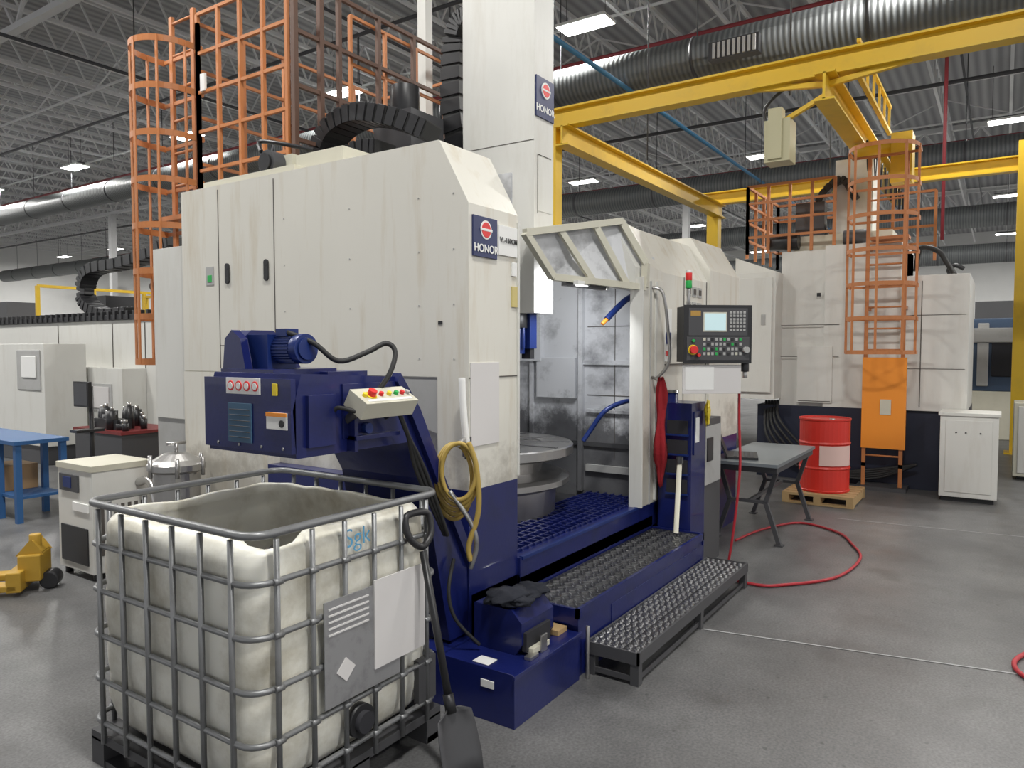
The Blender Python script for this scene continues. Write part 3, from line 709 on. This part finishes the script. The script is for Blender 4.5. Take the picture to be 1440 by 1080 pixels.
for i in range(5): b.box(1.95,2.17,iy0-.027,iy0-.024,.72+i*.026,.727+i*.026,PAPER)
b.M=Matrix.Translation((2.04,iy0-.026,.56))@Matrix.Rotation(math.radians(45),4,'Y')
b.box(-.035,.035,-.002,.002,-.035,.035,PAPER);b.M=Matrix.Identity(4)
b.cyl((2.14,iy0-.015,.30),(2.14,iy0+.03,.30),.07,BLK,20);b.cyl((2.14,iy0-.04,.30),(2.14,iy0+.03,.30),.045,DK,20)
b.box(2.5,2.62,iy0-.01,iy0+.02,.22,.42,GREYD)
tote=b.build()
text(tote,"Sgk",(2.14,iy0+.004,1.075),(1,0,0),(0,0,1),.11,mk('blue_marker',(.1,.33,.55),.6)).data.offset=-.001
# ------------------------------------------------------------------ shovel
b=B('shovel')
top=V((2.47,2.135,.95));bot=V((2.43,1.95,.30));d=(bot-top).normalized()
b.cyl(top,bot,.017,BLK,12)
side=V((.70,-.10,0)).normalized()
side=(side-d*side.dot(d)).normalized()
h0=top-d*.02;hl=[h0,h0+side*.06-d*.045,h0+side*.072-d*.12,h0+side*.045-d*.15,h0-side*.045-d*.15,h0-side*.072-d*.12,h0-side*.06-d*.045]
b.tube(hl,.016,BLK,n=10,closed=True,sub=5)
b.cyl(bot-d*.06,bot+d*.02,.024,BLK,12)
nrm=d.cross(side)
vs=[];fs=[]
rows=[(0,.04),(.03,.10),(.10,.11),(.22,.115),(.30,.105)]
for t,w in rows:
    for k in range(7):
        u=-1+2*k/6;vs.append(bot+d*t+side*u*w-nrm*(.03*(1-u*u))+nrm*.02)
for i in range(4):
    for k in range(6): fs.append((i*7+k,i*7+k+1,(i+1)*7+k+1,(i+1)*7+k))
b.add(vs,fs,GREYD,True)
ob=b.build();md=ob.modifiers.new('s','SOLIDIFY');md.thickness=.004
# ------------------------------------------------------------------ crane
b=B('overhead_crane')
def ibeam(b,p,q,w,h,mat):
    p=V(p);q=V(q)
    b.beam(p,q,.03,h,mat);b.beam(p+V((0,0,h/2)),q+V((0,0,h/2)),w,.025,mat);b.beam(p-V((0,0,h/2)),q-V((0,0,h/2)),w,.025,mat)
for x in (9.15,15.8):
    ibeam(b,(x,5.6,5.12),(x,-5,5.12),.2,.24,YEL)
ibeam(b,(9.0,5.2,4.85),(16,5.2,4.85),.2,.26,YEL)
ibeam(b,(8.9,1.75,4.82),(16.1,1.75,4.82),.22,.30,YEL)
for x,y,h in ((9.15,5.42,.09),(15.8,5.3,.12),(15.8,-.25,.12),(9.15,-5,.12)):
    b.box(x-h,x+h,y-h,y+h,0,5.0 if y!=-.25 else 5.5,YEL);b.box(x-.2,x+.2,y-.2,y+.2,0,.03,YEL)
for y in (.9,2.6): b.beam((9.15,1.75,4.9),(9.15,y,5.0),.06,.06,YEL)
b.beam((9.2,1.45,4.98),(12,1.45,4.98),.05,.05,YEL)
for k in range(6): b.beam((9.4+k*.5,1.45,4.98),(9.4+k*.5,1.45,5.35),.03,.03,YEL)
b.beam((9.2,1.45,5.35),(12,1.45,5.35),.04,.04,YEL)
b.beam((9.25,2.35,4.15),(9.25,2.35,4.75),.16,.16,mk('beige_crane_box',(.50,.47,.30),.5));b.beam((9.3,2.3,4.6),(9.15,1.75,4.8),.05,.05,YEL);b.box(9.2,9.5,2.18,2.48,4.12,4.62,MATS['beige_crane_box'])
b.tube([(9.2,1.9,4.95),(9.25,2.2,5.0),(9.3,2.5,4.8),(9.3,2.45,4.5)],.02,BLK)
b.box(10.9,11.25,1.05,1.30,4.05,4.70,YEL);b.cyl((11.0,1.25,4.55),(11.0,1.75,4.55),.09,YEL,16)
for k in range(8):
    x=11+k*.6;b.tube([(x,1.6,4.68),(x+.15,1.6,4.3),(x+.3,1.6,4.68)],.015,BLK)
b.build()
# ------------------------------------------------------------------ second machine
b=B('vertical_lathe_machine')
mx=11.0
b.box(mx,13,.37,3.0,0,1.05,mk('dark_navy_base',(.012,.016,.035),.5))
b.box(mx+.05,13,1.15,2.7,1.05,3.26,WH2)
b.box(mx-.05,12.8,.37,1.15,1.05,2.82,WH2)
b.box(mx,12.5,1.15,2.10,1.05,3.3,WH2)
b.box(mx-.35,12,2.68,3.32,1.15,2.95,WH2);b.prism([(2.68,2.95),(3.32,3.2),(3.32,2.95)],'x',mx-.1,12,WH2)
b.box(mx-.40,mx-.35,2.72,3.28,1.25,2.87,WH2)
for y in (.9,1.55): b.box(mx-.056,mx-.05,y-.006,y+.006,1.1,2.75,SEAM)
for z in (1.75,2.2): b.box(mx-.012,mx,1.9,2.7,z,z+.008,SEAM)
b.box(mx-.015,mx+.05,1.98,2.45,1.1,1.9,WH2);b.box(mx-.02,mx-.01,2.0,2.43,1.12,1.13,SEAM)
b.box(mx-.06,mx-.05,.4,1.1,2.3,2.306,SEAM);b.box(mx-.06,mx-.05,.4,1.1,1.6,1.606,SEAM)
b.box(mx-.02,mx,2.15,2.2,2.6,2.65,BLK);b.box(mx-.41,mx-.4,2.8,2.86,2.2,2.35,GREYW)
b.box(11.3,12.4,1.3,2.6,3.28,3.5,BEI);b.cyl((11.2,2.5,3.42),(11.2,2.9,3.42),.12,BLK,16);b.cyl((11.2,1.9,3.42),(11.2,1.6,3.42),.1,GREYD,16)
b.box(11.6,12.0,1.6,2.1,3.3,4.6,WH2);b.box(11.4,11.6,2.2,2.6,3.4,4.0,GREYD)
b.tube([(11.2,1.0,2.9),(11.2,.95,3.2),(11.2,.75,3.15),(11.2,.65,3.0),(11.1,.55,2.82)],.035,BLKR)
b.tube([(11.2,.6,2.83),(11.2,.62,2.9),(11.2,.55,2.95),(11.2,.45,2.9)],.03,BLK)
chain(b,[(11.5,2.2,3.5),(11.5,2.3,4.0),(11.5,2.0,4.3),(11.5,1.8,4.0)],.15,.1,BLKR)
for k in range(5): b.tube([(11.1,2.9-k*.04,1.1),(10.8,2.8-k*.05,.6+k*.05),(10.9,2.4-k*.1,.2),(10.9,1.5,.1+k*.03),(10.85,.9,.35)],.02,BLKR)
m2=b.build(bevel=.01)
b=B('machine_top_railing')
rail_run(b,(11.05,2.0),(11.05,3.2),4,3.26,4.25,4,ORG,.035);rail_run(b,(11.05,3.2),(12.8,3.2),4,3.2,4.25,4,ORG,.035)
rail_run(b,(12.8,.9),(12.8,3.2),4,3.2,4.25,4,ORG,.035)
b.build()
b=caged_ladder('caged_ladder',10.42,1.32,1.82,4.38,.40,10.72,1.08,1.52,.3,ORG,7)
b.box(10.68,10.74,1.03,1.55,.55,1.75,ORG2);b.box(10.67,10.68,1.2,1.33,1.0,1.2,BEI)
b.box(10.6,10.98,1.0,1.6,.0,.05,GREYD);b.box(10.74,11.0,1.05,1.5,3.3,3.34,ORG)
for y in (1.08,1.52):
    b.beam((10.72,y,0.05),(10.72,y,.35),.045,.03,ORG)
for z in(.8,2.4,3.2): b.beam((10.72,1.08,z),(10.95,1.08,z),.04,.04,ORG);b.beam((10.72,1.52,z),(10.99,1.52,z),.04,.04,ORG)
b.build()
b=B('electrical_cabinet')
b.box(10.35,10.92,.02,.62,.06,1.07,WH2);b.box(10.33,10.93,0,.64,1.05,1.09,WH2);b.box(10.4,10.9,.05,.6,0,.06,BLK)
b.box(10.34,10.35,.08,.56,.12,1.0,WH2)
for y in (.2,.35,.45): b.cyl((10.33,y,.85),(10.35,y,.85),.01,BLK,8)
b.build(bevel=.01)
MB=mk('machine_blue',(.05,.085,.15),.5)
b=B('machining_center')
b.box(18,21,-2.2,.55,0,1.0,BEI);b.box(18,21,-2.2,.55,1.0,2.5,MB);b.box(17.95,18,-.9,.2,1.3,2.0,DK);b.box(17.9,18,-2.2,.55,2.0,2.3,GREYW);b.box(17.95,18,.25,.45,1.1,2.4,GREYW)
b.build(bevel=.02)
b=B('machining_center')
b.box(24,28,-3,1.0,0,2.6,WH2);b.box(23.95,24,-2,-.3,1,2.1,MB)
b.build(bevel=.02)
b=B('tool_cabinet')
b.box(12.6,13.3,-.75,-.15,.05,1.1,BEI);b.box(12.58,12.6,-.7,-.2,.1,1.05,WH2);b.box(12.7,13.2,-.7,-.2,0,.05,BLK)
b.build(bevel=.01)
# ------------------------------------------------------------------ left background
b=B('horizontal_boring_machine')
b.box(6.6,9,9.6,17.5,0,.45,GREYD);b.box(6.6,9,9.6,17.5,.45,2.35,WH2);b.box(6.55,9.05,9.6,17.5,2.35,2.44,BLK)
for k in range(30): b.box(6.53,6.6,11.2+k*.2,11.27+k*.2,2.36,2.50,BLK)
for y in (11.6,12.6,14.5): b.box(6.59,6.6,y,y+.02,.5,2.3,SEAM)
b.box(6.2,6.6,11.6,13.8,.3,1.55,WH2);b.box(6.18,6.2,11.9,12.6,.85,1.30,GREYW);b.box(6.16,6.18,11.96,12.54,.90,1.25,PAPER)
chain(b,[(6.9,12.5,2.5),(6.9,13.4,2.5),(6.9,14.0,2.7),(6.9,14.1,3.0),(6.9,13.8,3.3),(6.9,12.8,3.35),(6.9,11.8,3.45),(6.9,11.2,3.6)],.3,.18,BLKR,4)
b.box(7.2,8,10.2,12,2.46,3.2,WH2);b.box(7.1,7.2,10.6,11.5,2.6,3.0,BLK)
b.build(bevel=.01)
b=B('control_cabinet')
b.box(5.5,6.15,12.6,14.6,.3,1.95,WH2);b.box(5.48,5.5,12.7,13.5,1.2,1.85,GREYW);b.box(5.46,5.48,12.8,13.3,1.4,1.75,SW);b.box(5.55,6.15,12.65,14.5,0,.3,GREYD)
b.build(bevel=.01)
b=B('lathe_toolpost')
b.box(5.0,5.8,9.4,10.6,0,.75,GREYD);b.box(4.98,5.82,9.38,10.62,.75,.79,mk('dark_red_bench',(.18,.02,.02),.5))
for k in range(12):
    y=9.5+k*.09;x=5.1+random.uniform(0,.5);h=random.uniform(.08,.32);b.cyl((x,y,.79),(x,y,.79+h),random.uniform(.03,.08),BLK,12);b.cyl((x,y,.79+h),(x,y,.84+h),.025,SS,10)
b.box(5.1,5.3,9.7,10.3,.79,.92,BLK)
b.build()
b=B('workbench')
BB=mk('bench_blue',(.025,.10,.26),.5)
b.box(3.45,4.0,8.62,10.4,.84,.88,BB)
for x in (3.5,3.95):
    for y in (8.67,9.1,10.3): b.box(x-.03,x+.03,y-.03,y+.03,0,.84,BB)
b.box(3.5,3.95,8.67,10.3,.25,.28,BB)
b.build()
b=B('cardboard_box');b.box(3.56,3.9,9.15,9.6,.282,.56,CARD);b.box(3.555,3.56,9.35,9.42,.3,.54,BEI);b.build()
b=B('monitor_stand')
b.M=Matrix.Translation((.12,-.10,0))
b.box(3.9,4.1,8.38,8.56,0,.03,BLK);b.cyl((4.0,8.46,.03),(4.0,8.46,1.45),.025,BLK,10)
b.box(3.93,3.97,8.38,8.70,1.22,1.50,BLK);b.box(3.925,3.93,8.40,8.68,1.24,1.48,GREYD);b.box(3.8,4.1,8.38,8.53,.95,.98,BLK)
b.build()
b=B('coolant_chiller')
b.box(2.92,3.40,5.95,6.50,.06,.90,WH2);b.box(2.91,3.41,5.94,6.51,.88,.93,BEI)
b.box(2.91,2.92,6.02,6.45,.12,.42,BLK);b.box(2.908,2.92,6.0,6.25,.55,.62,SW);b.box(2.905,2.92,6.15,6.45,.70,.84,GREYD);b.box(2.90,2.906,6.25,6.38,.73,.82,BLM)
for i in range(7): b.box(2.98+i*.055,3.01+i*.055,5.945,5.95,.2,.6,SEAM)
for x in (2.97,3.35):
    for y in (6,6.45): b.cyl((x,y,0),(x,y,.06),.03,BLK,10)
b.tube([(3.3,5.95,.75),(3.28,5.75,.78),(3.25,5.6,.6),(3.3,5.5,.02)],.035,SS,n=10)
b.cyl((3.30,5.62,0),(3.30,5.62,.95),.04,SW,14)
b.build(bevel=.008)
b=B('filter_vessel')
FX,FY=2.92,4.78
b.lathe((FX,FY,0),[(0,1.14),(.08,1.13),(.15,1.09),(.19,1.06),(.19,1.02),(.155,1.0),(.15,.75),(.10,.66),(0,.64)],SS,32)
b.cyl((FX,FY,1.13),(FX,FY,1.20),.015,SS,8);b.cyl((FX-.07,FY,1.20),(FX+.07,FY,1.20),.012,SS,8)
for a in range(0,360,60):
    x=FX+.19*math.cos(math.radians(a));y=FY+.19*math.sin(math.radians(a));b.cyl((x,y,.98),(x,y,1.11),.014,SS,8)
for a in (30,150,270):
    x=FX+.13*math.cos(math.radians(a));y=FY+.13*math.sin(math.radians(a));b.cyl((x,y,.8),(x,y,0.0),.02,BL,8)
b.build()
b=B('pallet_jack')
PJ=mk('jack_yellow',(.45,.27,.03),.5,0,.6,(.09,.06,.03))
b.M=Matrix.Translation((2.60,6.22,0))@Matrix.Rotation(math.radians(50),4,'Z')@Matrix.Scale(.85,4)
b.box(-.16,.16,-.1,.08,.10,.34,PJ);b.prism([(-.1,.34),(.08,.34),(-.02,.46)],'x',-.12,.12,PJ);b.cyl((0,-.02,.3),(0,-.02,.5),.05,PJ,14)
for x in (-.27,.11): b.box(x,x+.16,.05,1.2,.05,.11,PJ);b.cyl((x+.03,1.1,.04),(x+.13,1.1,.04),.04,BLK,12)
b.box(-.27,.27,.02,.14,.04,.22,PJ);b.cyl((-.08,-.14,.08),(.08,-.14,.08),.08,BLK,18)
b.build(bevel=.01)
b=B('yellow_guard_railing')
rail_run(b,(9.5,22),(15.5,22),4,0,3.6,3,YEL,.08);rail_run(b,(12,15),(12,21),4,0,3.4,3,YEL,.07)
b.build()
b=B('steel_column')
b.box(6.88,7.12,8.48,8.72,0,4.6,YEL);b.box(6.8,7.2,8.4,8.8,0,.03,YEL)
b.build()
for x,y in ((20,18.5),(32,12),(20,38),(32,30)):
    b=B('steel_column');b.box(x-.14,x+.14,y-.14,y+.14,0,8.7,CEILST);b.box(x-.25,x+.25,y-.25,y+.25,0,.03,GREYD);b.build()
for (x,y,w,d,h,m) in ((16,22.5,3,4,2.6,WH2),(14,28,4,5,3,WH2),(22,13,4,4,2.8,WH2),(25,34,5,6,3,GREYW),(27,20,4,6,3,WH2),(38,10,5,5,3,WH2),(34,-2,4,5,2.8,WH2),(45,2,4,5,3,GREYW),(9,24,3,3,2.3,WH2)):
    b=B('machining_center')
    b.box(x,x+w,y,y+d,0,.5,GREYD);b.box(x,x+w,y,y+d,.5,h,m);b.box(x-.02,x,y+.5,y+d*.6,1,2,GREYD);b.box(x+w*.3,x+w*.6,y+d*.3,y+d*.6,h,h+1,GREYD)
    b.build()
# ------------------------------------------------------------------ world & camera
w=bpy.data.worlds.new('world');bpy.context.scene.world=w;w.use_nodes=True
w.node_tree.nodes['Background'].inputs[0].default_value=(.97,.975,1,1);w.node_tree.nodes['Background'].inputs[1].default_value=.75
cam=bpy.data.cameras.new('camera');cam.lens=25.75;cam.sensor_width=36;cam.clip_end=300
co=bpy.data.objects.new('camera',cam);bpy.context.collection.objects.link(co)
co.location=(0,0,1.85)
co.rotation_euler=(math.radians(90-2.668),0,math.radians(33.83-90))
bpy.context.scene.camera=co
bpy.context.scene.view_settings.view_transform='Standard'
bpy.context.scene.view_settings.exposure=0
